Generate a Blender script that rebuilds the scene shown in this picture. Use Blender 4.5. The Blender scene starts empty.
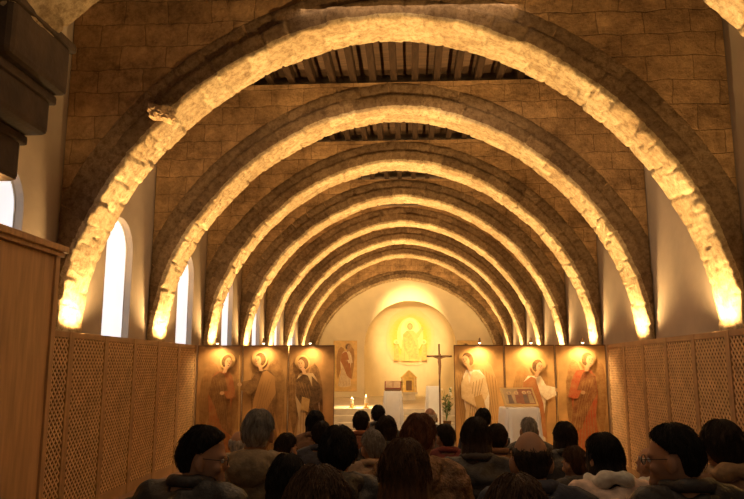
import bpy, bmesh, math, random
from mathutils import Vector, Matrix, Euler, noise
random.seed(7)
SC = bpy.context.scene
COL = SC.collection
PI = math.pi
V = Vector

# ------------------------------------------------------------------ camera
CAMH = 1.6
FPX = 700.0
yaw, pitch = math.radians(-3.15), math.radians(9.6)
F = V((math.sin(yaw)*math.cos(pitch), math.cos(yaw)*math.cos(pitch), math.sin(pitch)))
R = V((math.cos(yaw), -math.sin(yaw), 0))
U = R.cross(F)
def at(px, py, Y):
    D = F + R*((px-372)/FPX) + U*((249.5-py)/FPX)
    k = Y/D.y
    return V((D.x*k, Y, CAMH + D.z*k))
cd = bpy.data.cameras.new('camera'); cam = bpy.data.objects.new('camera', cd); COL.objects.link(cam)
cd.sensor_width = 36; cd.lens = FPX/744*36
m = Matrix.Identity(4)
for i in range(3):
    m[i][0] = R[i]; m[i][1] = U[i]; m[i][2] = -F[i]
m[2][3] = CAMH
cam.matrix_world = m
SC.camera = cam
SC.view_settings.view_transform = 'Standard'
SC.view_settings.exposure = 0.0

# ------------------------------------------------------------------ object helpers
def link_obj(name, data, parent=None):
    o = bpy.data.objects.new(name, data); COL.objects.link(o)
    if parent: o.parent = parent
    return o
def obj(name, bm, mats, parent=None, smooth=False, recalc=True, loc=None):
    if recalc: bmesh.ops.recalc_face_normals(bm, faces=bm.faces)
    me = bpy.data.meshes.new(name); bm.to_mesh(me); bm.free()
    if not isinstance(mats, (list, tuple)): mats = [mats]
    for mm in mats: me.materials.append(mm)
    if smooth:
        for p in me.polygons: p.use_smooth = True
    o = link_obj(name, me, parent)
    if loc is not None: o.location = loc
    return o
def tag(o, label=None, cat=None, group=None, kind=None):
    if label: o['label'] = label
    if cat: o['category'] = cat
    if group: o['group'] = group
    if kind: o['kind'] = kind
    return o
def thing(name, label, cat, loc=(0,0,0), rz=0, group=None, scale=None):
    o = link_obj(name, None); o.location = loc; o.rotation_euler = (0,0,rz)
    o.empty_display_size = .1
    if scale: o.scale = scale
    return tag(o, label, cat, group)
def dup(root, loc, rz=0, label=None, group=None, scale=None):
    r = root.copy(); COL.objects.link(r); r.location = loc; r.rotation_euler = (0,0,rz)
    if label: r['label'] = label
    if group: r['group'] = group
    if scale: r.scale = scale
    for ch in list(root.children):
        c = ch.copy(); COL.objects.link(c); c.parent = r
        for g in list(ch.children):
            d = g.copy(); COL.objects.link(d); d.parent = c
    return r

# ------------------------------------------------------------------ mesh helpers
def box(bm, x0, x1, y0, y1, z0, z1, bev=0, mi=0):
    vs = [bm.verts.new((x, y, z)) for x in (x0, x1) for y in (y0, y1) for z in (z0, z1)]
    q = [(0,1,3,2),(4,6,7,5),(0,4,5,1),(2,3,7,6),(0,2,6,4),(1,5,7,3)]
    fs = []
    for f in q:
        nf = bm.faces.new([vs[i] for i in f]); nf.material_index = mi; fs.append(nf)
    if bev:
        es = list({e for f in fs for e in f.edges})
        bmesh.ops.bevel(bm, geom=es, offset=bev, segments=2, affect='EDGES', profile=.5)
def tube(bm, pts, rad, n=10, cap=True, mi=0):
    pts = [V(p) for p in pts]
    if not isinstance(rad, (list, tuple)): rad = [rad]*len(pts)
    rings = []
    for i, p in enumerate(pts):
        a = pts[max(i-1,0)]; b = pts[min(i+1,len(pts)-1)]
        t = (b-a).normalized()
        ref = V((0,0,1)) if abs(t.z) < .9 else V((0,1,0))
        u = t.cross(ref).normalized(); w = t.cross(u).normalized()
        rings.append([bm.verts.new(p + (u*math.cos(2*PI*k/n) + w*math.sin(2*PI*k/n))*rad[i]) for k in range(n)])
    for r0, r1 in zip(rings, rings[1:]):
        for k in range(n):
            f = bm.faces.new((r0[k], r0[(k+1)%n], r1[(k+1)%n], r1[k])); f.material_index = mi
    if cap:
        for rr in (rings[0], rings[-1]):
            f = bm.faces.new(rr); f.material_index = mi
def loop_tube(bm, pts, rad, n=10):
    pts = [V(p) for p in pts]; N = len(pts); rings = []
    for i, p in enumerate(pts):
        t = (pts[(i+1)%N]-pts[i-1]).normalized()
        ref = V((0,0,1)) if abs(t.z) < .9 else V((0,1,0))
        u = t.cross(ref).normalized(); w = t.cross(u).normalized()
        r = rad[i] if isinstance(rad, (list, tuple)) else rad
        rings.append([bm.verts.new(p + (u*math.cos(2*PI*k/n) + w*math.sin(2*PI*k/n))*r) for k in range(n)])
    for i in range(N):
        r0, r1 = rings[i], rings[(i+1)%N]
        for k in range(n):
            bm.faces.new((r0[k], r0[(k+1)%n], r1[(k+1)%n], r1[k]))
def loft(bm, rings, n=24):
    # rings: (cx, cy, z, rx, ry)
    vs = []
    for cx, cy, z, rx, ry in rings:
        vs.append([bm.verts.new((cx+rx*math.cos(2*PI*k/n), cy+ry*math.sin(2*PI*k/n), z)) for k in range(n)])
    for r0, r1 in zip(vs, vs[1:]):
        for k in range(n):
            bm.faces.new((r0[k], r0[(k+1)%n], r1[(k+1)%n], r1[k]))
    bm.faces.new(vs[0]); bm.faces.new(vs[-1])
def ball(bm, c, r, mat=None, u=14, v=10):
    if not isinstance(r, (list, tuple)): r = (r, r, r)
    M = Matrix.Translation(V(c)) @ Matrix.Diagonal((r[0], r[1], r[2], 1))
    if mat is not None: M = mat @ M
    return bmesh.ops.create_uvsphere(bm, u_segments=u, v_segments=v, radius=1, matrix=M)['verts']
def lathe(bm, prof, n=16, c=(0,0), mi=0):
    vs = []
    for r, z in prof:
        vs.append([bm.verts.new((c[0]+r*math.cos(2*PI*k/n), c[1]+r*math.sin(2*PI*k/n), z)) for k in range(n)])
    for r0, r1 in zip(vs, vs[1:]):
        for k in range(n):
            f = bm.faces.new((r0[k], r0[(k+1)%n], r1[(k+1)%n], r1[k])); f.material_index = mi
    bm.faces.new(vs[0]).material_index = mi; bm.faces.new(vs[-1]).material_index = mi
def baked(bm, voxel, it=3, fold=0, fscale=8):
    bmesh.ops.recalc_face_normals(bm, faces=bm.faces)
    me = bpy.data.meshes.new('tmp'); bm.to_mesh(me); bm.free()
    o = link_obj('tmp', me)
    r = o.modifiers.new('r', 'REMESH'); r.mode = 'VOXEL'; r.voxel_size = voxel
    s = o.modifiers.new('s', 'SMOOTH'); s.factor = .5; s.iterations = it
    dg = bpy.context.evaluated_depsgraph_get()
    out = bpy.data.meshes.new_from_object(o.evaluated_get(dg))
    bpy.data.objects.remove(o)
    if fold:
        nn = [v.normal.copy() for v in out.vertices]
        for v, n_ in zip(out.vertices, nn):
            p = v.co
            k = noise.noise(V((p.x*fscale, p.y*fscale, p.z*fscale*1.7))) + .5*noise.noise(p*fscale*2.3)
            v.co = p + n_*k*fold
    for p in out.polygons: p.use_smooth = True
    return out

# ------------------------------------------------------------------ materials
def nt_new(name):
    mt = bpy.data.materials.new(name); mt.use_nodes = True
    nt = mt.node_tree
    return mt, nt, nt.nodes, nt.links, nt.nodes['Principled BSDF']
def mat(name, col, rough=.6, var=.25, ns=6, bump=.15, bs=30, metal=0, stretch=None, spec=None):
    mt, nt, N, L, b = nt_new(name)
    tc = N.new('ShaderNodeTexCoord'); src = tc.outputs['Object']
    if stretch:
        mp = N.new('ShaderNodeMapping'); mp.inputs['Scale'].default_value = stretch
        L.new(src, mp.inputs['Vector']); src = mp.outputs[0]
    n1 = N.new('ShaderNodeTexNoise'); n1.inputs['Scale'].default_value = ns; n1.inputs['Detail'].default_value = 5
    L.new(src, n1.inputs['Vector'])
    cr = N.new('ShaderNodeValToRGB')
    cr.color_ramp.elements[0].position = .3; cr.color_ramp.elements[1].position = .7
    cr.color_ramp.elements[0].color = tuple(c*(1-var) for c in col)+(1,)
    cr.color_ramp.elements[1].color = tuple(min(1, c*(1+var)) for c in col)+(1,)
    L.new(n1.outputs['Fac'], cr.inputs[0]); L.new(cr.outputs[0], b.inputs['Base Color'])
    b.inputs['Roughness'].default_value = rough; b.inputs['Metallic'].default_value = metal
    if spec is not None: b.inputs['Specular IOR Level'].default_value = spec
    if bump:
        n2 = N.new('ShaderNodeTexNoise'); n2.inputs['Scale'].default_value = bs; n2.inputs['Detail'].default_value = 4
        L.new(src, n2.inputs['Vector'])
        bp = N.new('ShaderNodeBump'); bp.inputs['Strength'].default_value = bump; bp.inputs['Distance'].default_value = .02
        L.new(n2.outputs['Fac'], bp.inputs['Height']); L.new(bp.outputs[0], b.inputs['Normal'])
    return mt
def ashlar(name, c1, c2, cm):
    mt, nt, N, L, b = nt_new(name)
    tc = N.new('ShaderNodeTexCoord'); sx = N.new('ShaderNodeSeparateXYZ'); L.new(tc.outputs['Object'], sx.inputs[0])
    cb = N.new('ShaderNodeCombineXYZ'); L.new(sx.outputs['X'], cb.inputs[0]); L.new(sx.outputs['Z'], cb.inputs[1])
    oi = N.new('ShaderNodeObjectInfo')
    va = N.new('ShaderNodeVectorMath'); va.operation = 'ADD'; L.new(cb.outputs[0], va.inputs[0])
    vs_ = N.new('ShaderNodeVectorMath'); vs_.operation = 'SCALE'; vs_.inputs[0].default_value = (3.1,1.7,0); L.new(oi.outputs['Random'], vs_.inputs['Scale']); L.new(vs_.outputs[0], va.inputs[1])
    nd = N.new('ShaderNodeTexNoise'); nd.inputs['Scale'].default_value = 2.4; nd.inputs['Detail'].default_value = 8
    L.new(tc.outputs['Object'], nd.inputs['Vector'])
    mx = N.new('ShaderNodeMixRGB'); mx.blend_type = 'LINEAR_LIGHT'; mx.inputs[0].default_value = .06
    L.new(va.outputs[0], mx.inputs[1]); L.new(nd.outputs['Color'], mx.inputs[2])
    br = N.new('ShaderNodeTexBrick'); L.new(mx.outputs[0], br.inputs['Vector'])
    br.inputs['Scale'].default_value = 1; br.inputs['Brick Width'].default_value = .52; br.inputs['Row Height'].default_value = .28
    br.inputs['Mortar Size'].default_value = .011; br.inputs['Mortar Smooth'].default_value = 1
    br.inputs['Color1'].default_value = c1+(1,); br.inputs['Color2'].default_value = c2+(1,); br.inputs['Mortar'].default_value = cm+(1,)
    n3 = N.new('ShaderNodeTexNoise'); n3.inputs['Scale'].default_value = 1.7; n3.inputs['Detail'].default_value = 13
    n3.inputs['Roughness'].default_value = .8
    L.new(tc.outputs['Object'], n3.inputs['Vector'])
    cr = N.new('ShaderNodeValToRGB'); cr.color_ramp.elements[0].position = .38; cr.color_ramp.elements[1].position = .60
    cr.color_ramp.elements[0].color = (.40,.34,.28,1); cr.color_ramp.elements[1].color = (1.35,1.3,1.2,1)
    L.new(n3.outputs['Fac'], cr.inputs[0])
    mu = N.new('ShaderNodeMixRGB'); mu.blend_type = 'MULTIPLY'; mu.inputs[0].default_value = .95
    L.new(br.outputs['Color'], mu.inputs[1]); L.new(cr.outputs[0], mu.inputs[2]); L.new(mu.outputs[0], b.inputs['Base Color'])
    n2 = N.new('ShaderNodeTexNoise'); n2.inputs['Scale'].default_value = 7; n2.inputs['Detail'].default_value = 13; n2.inputs['Roughness'].default_value = .72
    L.new(tc.outputs['Object'], n2.inputs['Vector'])
    ma = N.new('ShaderNodeMath'); ma.operation = 'MULTIPLY_ADD'; ma.inputs[1].default_value = -.10
    L.new(br.outputs['Fac'], ma.inputs[0]); L.new(n2.outputs['Fac'], ma.inputs[2])
    bp = N.new('ShaderNodeBump'); bp.inputs['Strength'].default_value = 1; bp.inputs['Distance'].default_value = .09
    L.new(ma.outputs[0], bp.inputs['Height']); L.new(bp.outputs[0], b.inputs['Normal'])
    b.inputs['Roughness'].default_value = .95
    return mt
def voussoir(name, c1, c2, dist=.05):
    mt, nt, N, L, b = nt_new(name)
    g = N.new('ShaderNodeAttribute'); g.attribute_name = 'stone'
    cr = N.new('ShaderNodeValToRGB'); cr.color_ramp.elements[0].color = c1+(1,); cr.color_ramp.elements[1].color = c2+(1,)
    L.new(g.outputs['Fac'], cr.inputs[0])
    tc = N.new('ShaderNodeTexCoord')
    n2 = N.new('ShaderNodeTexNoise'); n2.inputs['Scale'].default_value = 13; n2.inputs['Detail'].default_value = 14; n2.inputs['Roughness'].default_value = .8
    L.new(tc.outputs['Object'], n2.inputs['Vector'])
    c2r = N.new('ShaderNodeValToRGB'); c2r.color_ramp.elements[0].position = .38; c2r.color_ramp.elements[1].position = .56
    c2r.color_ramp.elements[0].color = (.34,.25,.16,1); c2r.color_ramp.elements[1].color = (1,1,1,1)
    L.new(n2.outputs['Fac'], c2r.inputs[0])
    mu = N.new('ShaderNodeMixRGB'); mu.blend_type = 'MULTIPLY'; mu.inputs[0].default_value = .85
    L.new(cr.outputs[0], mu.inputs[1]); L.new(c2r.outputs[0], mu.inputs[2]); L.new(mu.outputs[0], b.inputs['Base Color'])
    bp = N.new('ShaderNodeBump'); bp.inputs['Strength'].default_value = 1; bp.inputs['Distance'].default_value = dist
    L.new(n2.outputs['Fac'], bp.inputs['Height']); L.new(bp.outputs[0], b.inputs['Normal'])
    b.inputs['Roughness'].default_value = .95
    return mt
def glow(name, col, s):
    mt, nt, N, L, b = nt_new(name)
    b.inputs['Base Color'].default_value = col+(1,); b.inputs['Emission Color'].default_value = col+(1,)
    tc = N.new('ShaderNodeTexCoord'); n1 = N.new('ShaderNodeTexNoise'); n1.inputs['Scale'].default_value = 2
    L.new(tc.outputs['Object'], n1.inputs['Vector'])
    mr = N.new('ShaderNodeMapRange'); mr.inputs['To Min'].default_value = s*.85; mr.inputs['To Max'].default_value = s*1.15
    L.new(n1.outputs['Fac'], mr.inputs[0]); L.new(mr.outputs[0], b.inputs['Emission Strength'])
    return mt

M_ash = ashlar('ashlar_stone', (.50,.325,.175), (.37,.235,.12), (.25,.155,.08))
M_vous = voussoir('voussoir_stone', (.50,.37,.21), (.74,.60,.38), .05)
M_faceshade = voussoir('voussoir_face_shaded', (.22,.14,.075), (.37,.245,.135), .07)  # same stone darkened, so the arch fronts carry shade in their colour
M_plaster = mat('plaster', (.42,.34,.265), .9, .14, 1.5, .2, 8)
M_white = mat('white_plaster', (.82,.71,.50), .9, .06, 2, .1, 10)
M_floor = mat('terracotta_floor', (.25,.15,.09), .5, .3, 3, .1, 20)
M_stepst = mat('pale_stone', (.62,.55,.44), .7, .12, 5, .15, 20)
M_plank = mat('ceiling_planks', (.085,.045,.022), .8, .4, 3, .3, 20, stretch=(1,8,1))
M_joist = mat('joist_wood', (.024,.013,.007), .8, .4, 4, .3, 20, stretch=(6,1,6), spec=.1)
M_wood = mat('cabinet_wood', (.42,.245,.115), .5, .2, 4, .12, 20, stretch=(5,5,.5))
M_lat = mat('lattice_wood', (.66,.43,.22), .55, .2, 6, .1, 30)
M_latf = mat('lattice_frame_wood', (.34,.20,.095), .55, .2, 6, .1, 30)
M_latshade = mat('lattice_shade', (.15,.085,.04), .8, .2, 6, .1, 30)  # dark brown that paints shade between the slats
M_dark = mat('dark_stone', (.05,.03,.017), .9, .3, 5, .5, 15)
M_pane = glow('daylight_pane', (.86,.90,.96), .92)
M_black = mat('black_metal', (.02,.02,.02), .4, .2, 8, 0)
M_bronze = mat('bronze', (.22,.12,.05), .4, .2, 8, .05, metal=.4)
M_lens = glow('lamp_glass', (1,.8,.45), 6)
M_gold = mat('gold', (.85,.58,.18), .3, .2, 8, .05, metal=.8)
M_goldflat = mat('gold_paint', (.80,.54,.2), .5, .15, 6, .1, 20)
M_cloth = mat('white_cloth', (.9,.88,.84), .85, .05, 6, .1, 60)
M_green = mat('leaf_green', (.10,.2,.05), .6, .4, 12, .1)
M_candle = mat('candle_wax', (.92,.88,.75), .5, .05, 5, 0)
M_flame = glow('flame', (1,.75,.3), 15)
M_chair = mat('chair_wood', (.22,.12,.06), .5, .25, 6, .1, 30)
M_cross = mat('cross_wood', (.15,.075,.03), .5, .25, 6, .1, 30)
M_rush = mat('rush_seat', (.45,.32,.16), .8, .3, 40, .4, 60)

# ------------------------------------------------------------------ nave dimensions
XC = -.21; XL = -3.94; XR = 3.52; ZT = 6.0
SP = 2.85; Y1 = 7.5; TH = .54; ZS = 2.0
def arch_path(a, rise, n=1.84, z0=-ZS, step=.022):
    half = [V((a, z0))] + [V((a, z0*(1-i/40))) for i in range(1, 40)]
    for i in range(0, 801):
        t = PI/2*i/800
        half.append(V((a*max(math.cos(t),0)**(2/n), rise*math.sin(t)**(2/n))))
    full = half + [V((-p.x, p.y)) for p in half[::-1][1:]]
    out = [full[0]]; acc = 0
    for p, q in zip(full, full[1:]):
        d = (q-p).length
        while acc + d >= step:
            k = (step-acc)/d; p = p.lerp(q, k); out.append(p.copy()); d = (q-p).length; acc = 0
        acc += d
    out.append(full[-1])
    N = len(out); nor = []
    for i in range(N):
        t = (out[min(i+3,N-1)]-out[max(i-3,0)]).normalized(); nor.append(V((t.y, -t.x)))
    return out, nor
def make_arch(label, y0, th=TH, a=3.64, rise=3.54, ring=.44, seed=1, impost=False, ztop=ZT, n=1.84, chip=1.0):
    rnd = random.Random(seed)
    root = thing('stone_arch', label, 'arch', (XC, y0, 0), 0, 'stone arches spanning the nave')
    path, nor = arch_path(a, rise, n)
    lim = 3.715; step = .022; L_ = len(path)*step
    def joints(a0, a1):
        js = [0]
        while js[-1] < L_: js.append(js[-1]+rnd.uniform(a0, a1))
        return js, [rnd.random() for _ in js], [rnd.uniform(-.010,.010) for _ in js], [rnd.uniform(-.010,.010) for _ in js]
    # rows: front soffit stones, middle, back, outer ring of the face
    rows = [joints(.22,.44), joints(.22,.44), joints(.22,.44), joints(.28,.52)]
    prof = [(ring,-.002,3),(ring-.02,-.02,3),(ring*.78,-.022,3),(.27,-.022,3),(.258,-.022,3),(.248,-.045,0),(.20,-.045,0),(.14,-.045,0),(.07,-.045,0),(.03,-.043,0),(.006,-.034,0),(0,-.012,0),(0,.03,0)]
    NF = 9
    ns = 10
    for i in range(1, ns): prof.append((0, th*i/ns, 0 if i < 4 else (1 if i < 7 else 2)))
    prof += [(0,th-.01,2),(.008,th+.008,2),(.03,th+.014,2),(ring*.5,th+.014,2),(ring,th+.002,2)]
    bm = bmesh.new(); lay = bm.verts.layers.float.new('stone'); sd = V((seed*3.7, seed*1.3, 0))
    grid = []; idx = [0]*4
    for i, (p, nn) in enumerate(zip(path, nor)):
        s = i*step; row = []
        for r_ in range(4):
            while rows[r_][0][idx[r_]+1] < s: idx[r_] += 1
        for o_, y, r_ in prof:
            js, rc, ro, rf = rows[r_]; k = idx[r_]
            dj = min(s-js[k], js[k+1]-s)
            gro = .020*max(0, 1-dj/.023)
            edge = o_ < .2
            off = o_ + (ro[k] + gro if edge else 0)
            front = y < .01 and o_ > .03 and o_ < ring-.001
            co = V((p.x+nn.x*off, y + ((gro + rf[k]) if front else 0), ZS+p.y+nn.y*off))
            q = V((co.x, y0*.7+co.y, co.z))
            w_ = noise.noise(q*2.2+sd)*.009 + noise.noise(q*7+sd)*.007 + noise.noise(q*19+sd)*.007
            if o_ <= .04 and y < .1:       # chipped front arris
                w_ += chip*(.045*max(0, noise.noise(q*4.2-sd)-.12) + .03*max(0, noise.noise(q*12+sd*2)-.1))
            co.x += nn.x*w_; co.z += nn.y*w_; co.y += ((noise.noise(q*6+sd*2)*.010 + noise.noise(q*15+sd)*.007) if .005 < o_ < ring-.001 else 0)
            co.x = max(-lim, min(lim, co.x)); co.z = max(0, co.z)
            v = bm.verts.new(co); v[lay] = rc[k]; row.append(v)
        grid.append(row)
    for r0, r1 in zip(grid, grid[1:]):
        for j in range(len(prof)-1):
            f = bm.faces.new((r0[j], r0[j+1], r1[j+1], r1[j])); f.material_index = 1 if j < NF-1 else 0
    obj('voussoir_ring', bm, [M_vous, M_faceshade], root, smooth=True)
    # spandrel wall above the ring
    bm = bmesh.new(); pr = []
    for i in range(0, len(path), 8):
        p, nn = path[i], nor[i]
        if p.y <= 0: continue
        pr.append((max(-3.72, min(3.72, p.x+nn.x*.14)), ZS+p.y+nn.y*.14))
    pr = [(3.72, ZS-.0)] + pr + [(-3.72, ZS-.0)]
    fr = [(bm.verts.new((x,0,z)), bm.verts.new((x,0,ztop)), bm.verts.new((x,th,z)), bm.verts.new((x,th,ztop))) for x, z in pr]
    for p, q in zip(fr, fr[1:]):
        if abs(p[0].co.x-q[0].co.x) < 1e-5: continue
        bm.faces.new((p[0], q[0], q[1], p[1])); bm.faces.new((p[2], p[3], q[3], q[2]))
        bm.faces.new((p[0], p[2], q[2], q[0])); bm.faces.new((p[1], q[1], q[3], p[3]))
    obj('spandrel_wall', bm, M_ash, root)
    if impost:
        for side in (-1, 1):
            bm = bmesh.new()
            x0, x1 = sorted((side*(a-.24), side*(a+.03)))
            box(bm, x0, x1, .1, th-.1, 1.62, 1.8, .02)
            obj('impost', bm, M_stepst, root)
    return root
AL = ['closest stone arch, only its lit underside showing in the two upper corners',
      'largest fully visible stone arch, framing the whole nave',
      'floodlit stone arch directly behind the largest full arch',
      'floodlit stone arch, third of the full arches counting away from the crowd',
      'floodlit stone arch, fourth of the full arches counting away from the crowd',
      'floodlit stone arch, fifth of the full arches counting away from the crowd',
      'floodlit stone arch, sixth of the full arches counting away from the crowd',
      'last floodlit stone arch before the sanctuary end wall']
AY = [Y1+SP*(k-1) for k in range(8)]
for k, y in enumerate(AY):
    make_arch(AL[k], y, seed=20+k, impost=(y > 12), chip=1.2 if k < 2 else .7)
YB = 27.18
make_arch('dim stone arch framing the white end wall of the sanctuary', YB, th=.26, a=3.45, rise=3.0, ring=.36, seed=40)

# a projecting stone on the left shoulder of the first full arch
p = at(163, 113, Y1-.06)
bm = bmesh.new(); bmesh.ops.create_icosphere(bm, subdivisions=4, radius=1)
for v in bm.verts:
    c_ = v.co.copy(); mx_ = max(abs(c_.x), abs(c_.y), abs(c_.z)); c_ = c_.lerp(c_/mx_*.86, .55)
    n_ = noise.noise(v.co*1.7+V((3,1,2)))*.28 + noise.noise(v.co*4.5)*.16
    c_ *= 1+n_
    v.co = V((p.x-.02+c_.x*.15, Y1-.05+c_.y*.11, p.z+c_.z*.10-c_.x*.03))
tag(obj('projecting_stone', bm, mat('rough_stone', (.36,.24,.13), .95, .4, 9, 1.0, 25), smooth=False), 'rough block jutting from the wall at the left shoulder of the largest arch', 'stone block')

# ------------------------------------------------------------------ shell
bm = bmesh.new(); box(bm, XL-.5, XR+.5, -2, 30, -.12, 0); tag(obj('floor', bm, M_floor), kind='structure')
def wall_windows(x, out, y0, y1, z1, cs, w, sill, spring, depth):
    bm = bmesh.new()
    def q(*ps): bm.faces.new([bm.verts.new(pp) for pp in ps])
    cur = y0
    for c in cs:
        a, b = c-w/2, c+w/2
        q((x,cur,0),(x,a,0),(x,a,z1),(x,cur,z1)); q((x,a,0),(x,b,0),(x,b,sill),(x,a,sill))
        pr = [(a,sill)] + [(c-w/2*math.cos(PI*i/16), spring+w/2*math.sin(PI*i/16)) for i in range(17)] + [(b,sill)]
        for p0, p1 in zip(pr[1:-1], pr[2:-1]):
            q((x,p0[0],p0[1]),(x,p1[0],p1[1]),(x,p1[0],z1),(x,p0[0],z1))
        for p0, p1 in zip(pr, pr[1:]+pr[:1]):
            q((x,p0[0],p0[1]),(x+out*depth,p0[0],p0[1]),(x+out*depth,p1[0],p1[1]),(x,p1[0],p1[1]))
        cur = b
    q((x,cur,0),(x,y1,0),(x,y1,z1),(x,cur,z1))
    bmesh.ops.remove_doubles(bm, verts=bm.verts, dist=1e-4)
    return bm
WC = [6.35+SP*k for k in range(0, 7)]; WW = .86
tag(obj('wall_left', wall_windows(XL, -1, -2, 29.5, ZT, WC, WW, 1.9, 3.2, .11), M_plaster), kind='structure')
bm = bmesh.new(); box(bm, XR, XR+.3, -2, 29.5, 0, ZT); tag(obj('wall_right', bm, M_plaster), kind='structure')
for i, c in enumerate(WC):
    h = WW/2
    pr = [(c-h,1.9)] + [(c-h*math.cos(PI*k/16), 3.2+h*math.sin(PI*k/16)) for k in range(17)] + [(c+h,1.9)]
    bm = bmesh.new()
    tube(bm, [(XL-.095, y, z) for y, z in pr]+[(XL-.095,)+pr[0]], .012, 6)
    w = obj('window_%d' % (i+1), bm, M_stepst); tag(w, kind='structure')
    bm = bmesh.new(); bm.faces.new([bm.verts.new((XL-.1, y, z)) for y, z in pr])
    obj('window_pane', bm, M_pane, w)
# ceiling and joists
bm = bmesh.new(); box(bm, XL-.05, XR+.05, -2, 29.5, ZT+.17, ZT+.25); ceil = tag(obj('ceiling', bm, M_plank), kind='structure')
jm = None
for k in range(0, 4):
    ya, yb = AY[k]+TH, AY[k+1]
    for j in range(23):
        x = XC-3.55+j*.3225
        if jm is None:
            bm = bmesh.new(); box(bm, -.05, .05, 0, SP-TH, 0, .165, .008)
            o = obj('joist', bm, M_joist, ceil); jm = o.data
        else: o = link_obj('joist', jm, ceil)
        o.location = (x+random.uniform(-.015,.015), ya, ZT)
# sanctuary platform and steps
for i, (y, z) in enumerate([(19.0,.16),(19.4,.32),(19.8,.48)]):
    bm = bmesh.new(); box(bm, XL, XR, y, 29.6 if i == 2 else y+.42, .0, z, .01)
    tag(obj('trim_%d' % (i+1), bm, M_stepst), kind='structure')
# end wall with apse niche
YP = 27.5; NX = -.03; NR = 1.78; NZ = 2.42
bm = bmesh.new()
def q(*ps): bm.faces.new([bm.verts.new(pp) for pp in ps])
q((XL,YP,.4),(NX-NR,YP,.4),(NX-NR,YP,ZT),(XL,YP,ZT)); q((NX+NR,YP,.4),(XR,YP,.4),(XR,YP,ZT),(NX+NR,YP,ZT))
NN = 32
for i in range(NN):
    a0, a1 = PI*i/NN, PI*(i+1)/NN
    x0, x1 = NX-NR*math.cos(a0), NX-NR*math.cos(a1); z0, z1 = NZ+NR*math.sin(a0), NZ+NR*math.sin(a1)
    q((x0,YP,z0),(x1,YP,z1),(x1,YP,ZT),(x0,YP,ZT))
    q((x0,YP+NR*math.sin(a0),.4),(x1,YP+NR*math.sin(a1),.4),(x1,YP+NR*math.sin(a1),NZ),(x0,YP+NR*math.sin(a0),NZ))
    for j in range(12):
        b0, b1 = PI/2*j/12, PI/2*(j+1)/12
        def dp(a, b): return (NX-NR*math.cos(a)*math.cos(b), YP+NR*math.sin(a)*math.cos(b), NZ+NR*math.sin(b))
        if j < 11: q(dp(a0,b0), dp(a1,b0), dp(a1,b1), dp(a0,b1))
        else: q(dp(a0,b0), dp(a1,b0), dp(a0,b1))
bmesh.ops.remove_doubles(bm, verts=bm.verts, dist=1e-4)
tag(obj('wall_back', bm, M_white, smooth=False), kind='structure')

# ------------------------------------------------------------------ floodlights at the arch feet
def spot(name, loc, target, power, col, size=150, blend=.6, rad=.06):
    l = bpy.data.lights.new(name, 'SPOT'); l.energy = power; l.color = col
    l.spot_size = math.radians(size); l.spot_blend = blend; l.shadow_soft_size = rad
    o = bpy.data.objects.new(name, l); COL.objects.link(o); o.location = loc
    o.rotation_euler = (V(target)-V(loc)).to_track_quat('-Z', 'Y').to_euler()
    return o
WARM = (1.0, .61, .23)
fl = None
for k, y in enumerate(AY):
    for side in (-1, 1):
        near = y < 12
        x = (XL+.12 if side < 0 else XR-.12); z = 1.84
        if not near: z = 1.8; x = XC+side*3.52
        if k == 0 and side < 0: x = -3.5; z = 2.7
        ym = y+TH/2
        nm = ['arch showing only in the upper corners', 'largest full arch', 'second full arch', 'third full arch', 'fourth full arch', 'fifth full arch', 'sixth full arch', 'last arch by the sanctuary'][k]
        lab = 'small floodlight at the %s foot of the %s' % ('left' if side < 0 else 'right', nm)
        if fl is None:
            fl = thing('floodlight', lab, 'floodlight', (x, ym, z), 0 if side < 0 else PI, 'floodlights at the arch feet')
            bm = bmesh.new(); box(bm, -.02, .02, -.05, .05, 0, .012); box(bm, -.006, .006, -.055, -.045, 0, .05); box(bm, -.006, .006, .045, .055, 0, .05)
            obj('bracket', bm, M_bronze, fl)
            bm = bmesh.new(); box(bm, -.025, .025, -.044, .044, .02, .06, .008); hs = obj('housing', bm, M_bronze, fl)
            bm = bmesh.new(); box(bm, -.02, .02, -.037, .037, .06, .064); obj('lamp_glass', bm, M_lens, hs)
        else:
            dup(fl, (x, ym, z), 0 if side < 0 else PI, lab)
        lx = XC+side*3.40; lz = 2.0
        if k == 0 and side < 0: lx = -3.5; lz = 2.84
        g = 1.0
        if k == 0: g = .75 if side < 0 else 1.15
        spot('flood_light_low', (lx, ym, lz), (lx+side*.1, ym, lz+3.0), 200*g, WARM, 156, .6)
        spot('flood_light_high', (lx, ym, lz), (lx-side*2.8, ym, lz+3.7), (980 if k < 2 else 900)*g, WARM, 88, 1.0)

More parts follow.
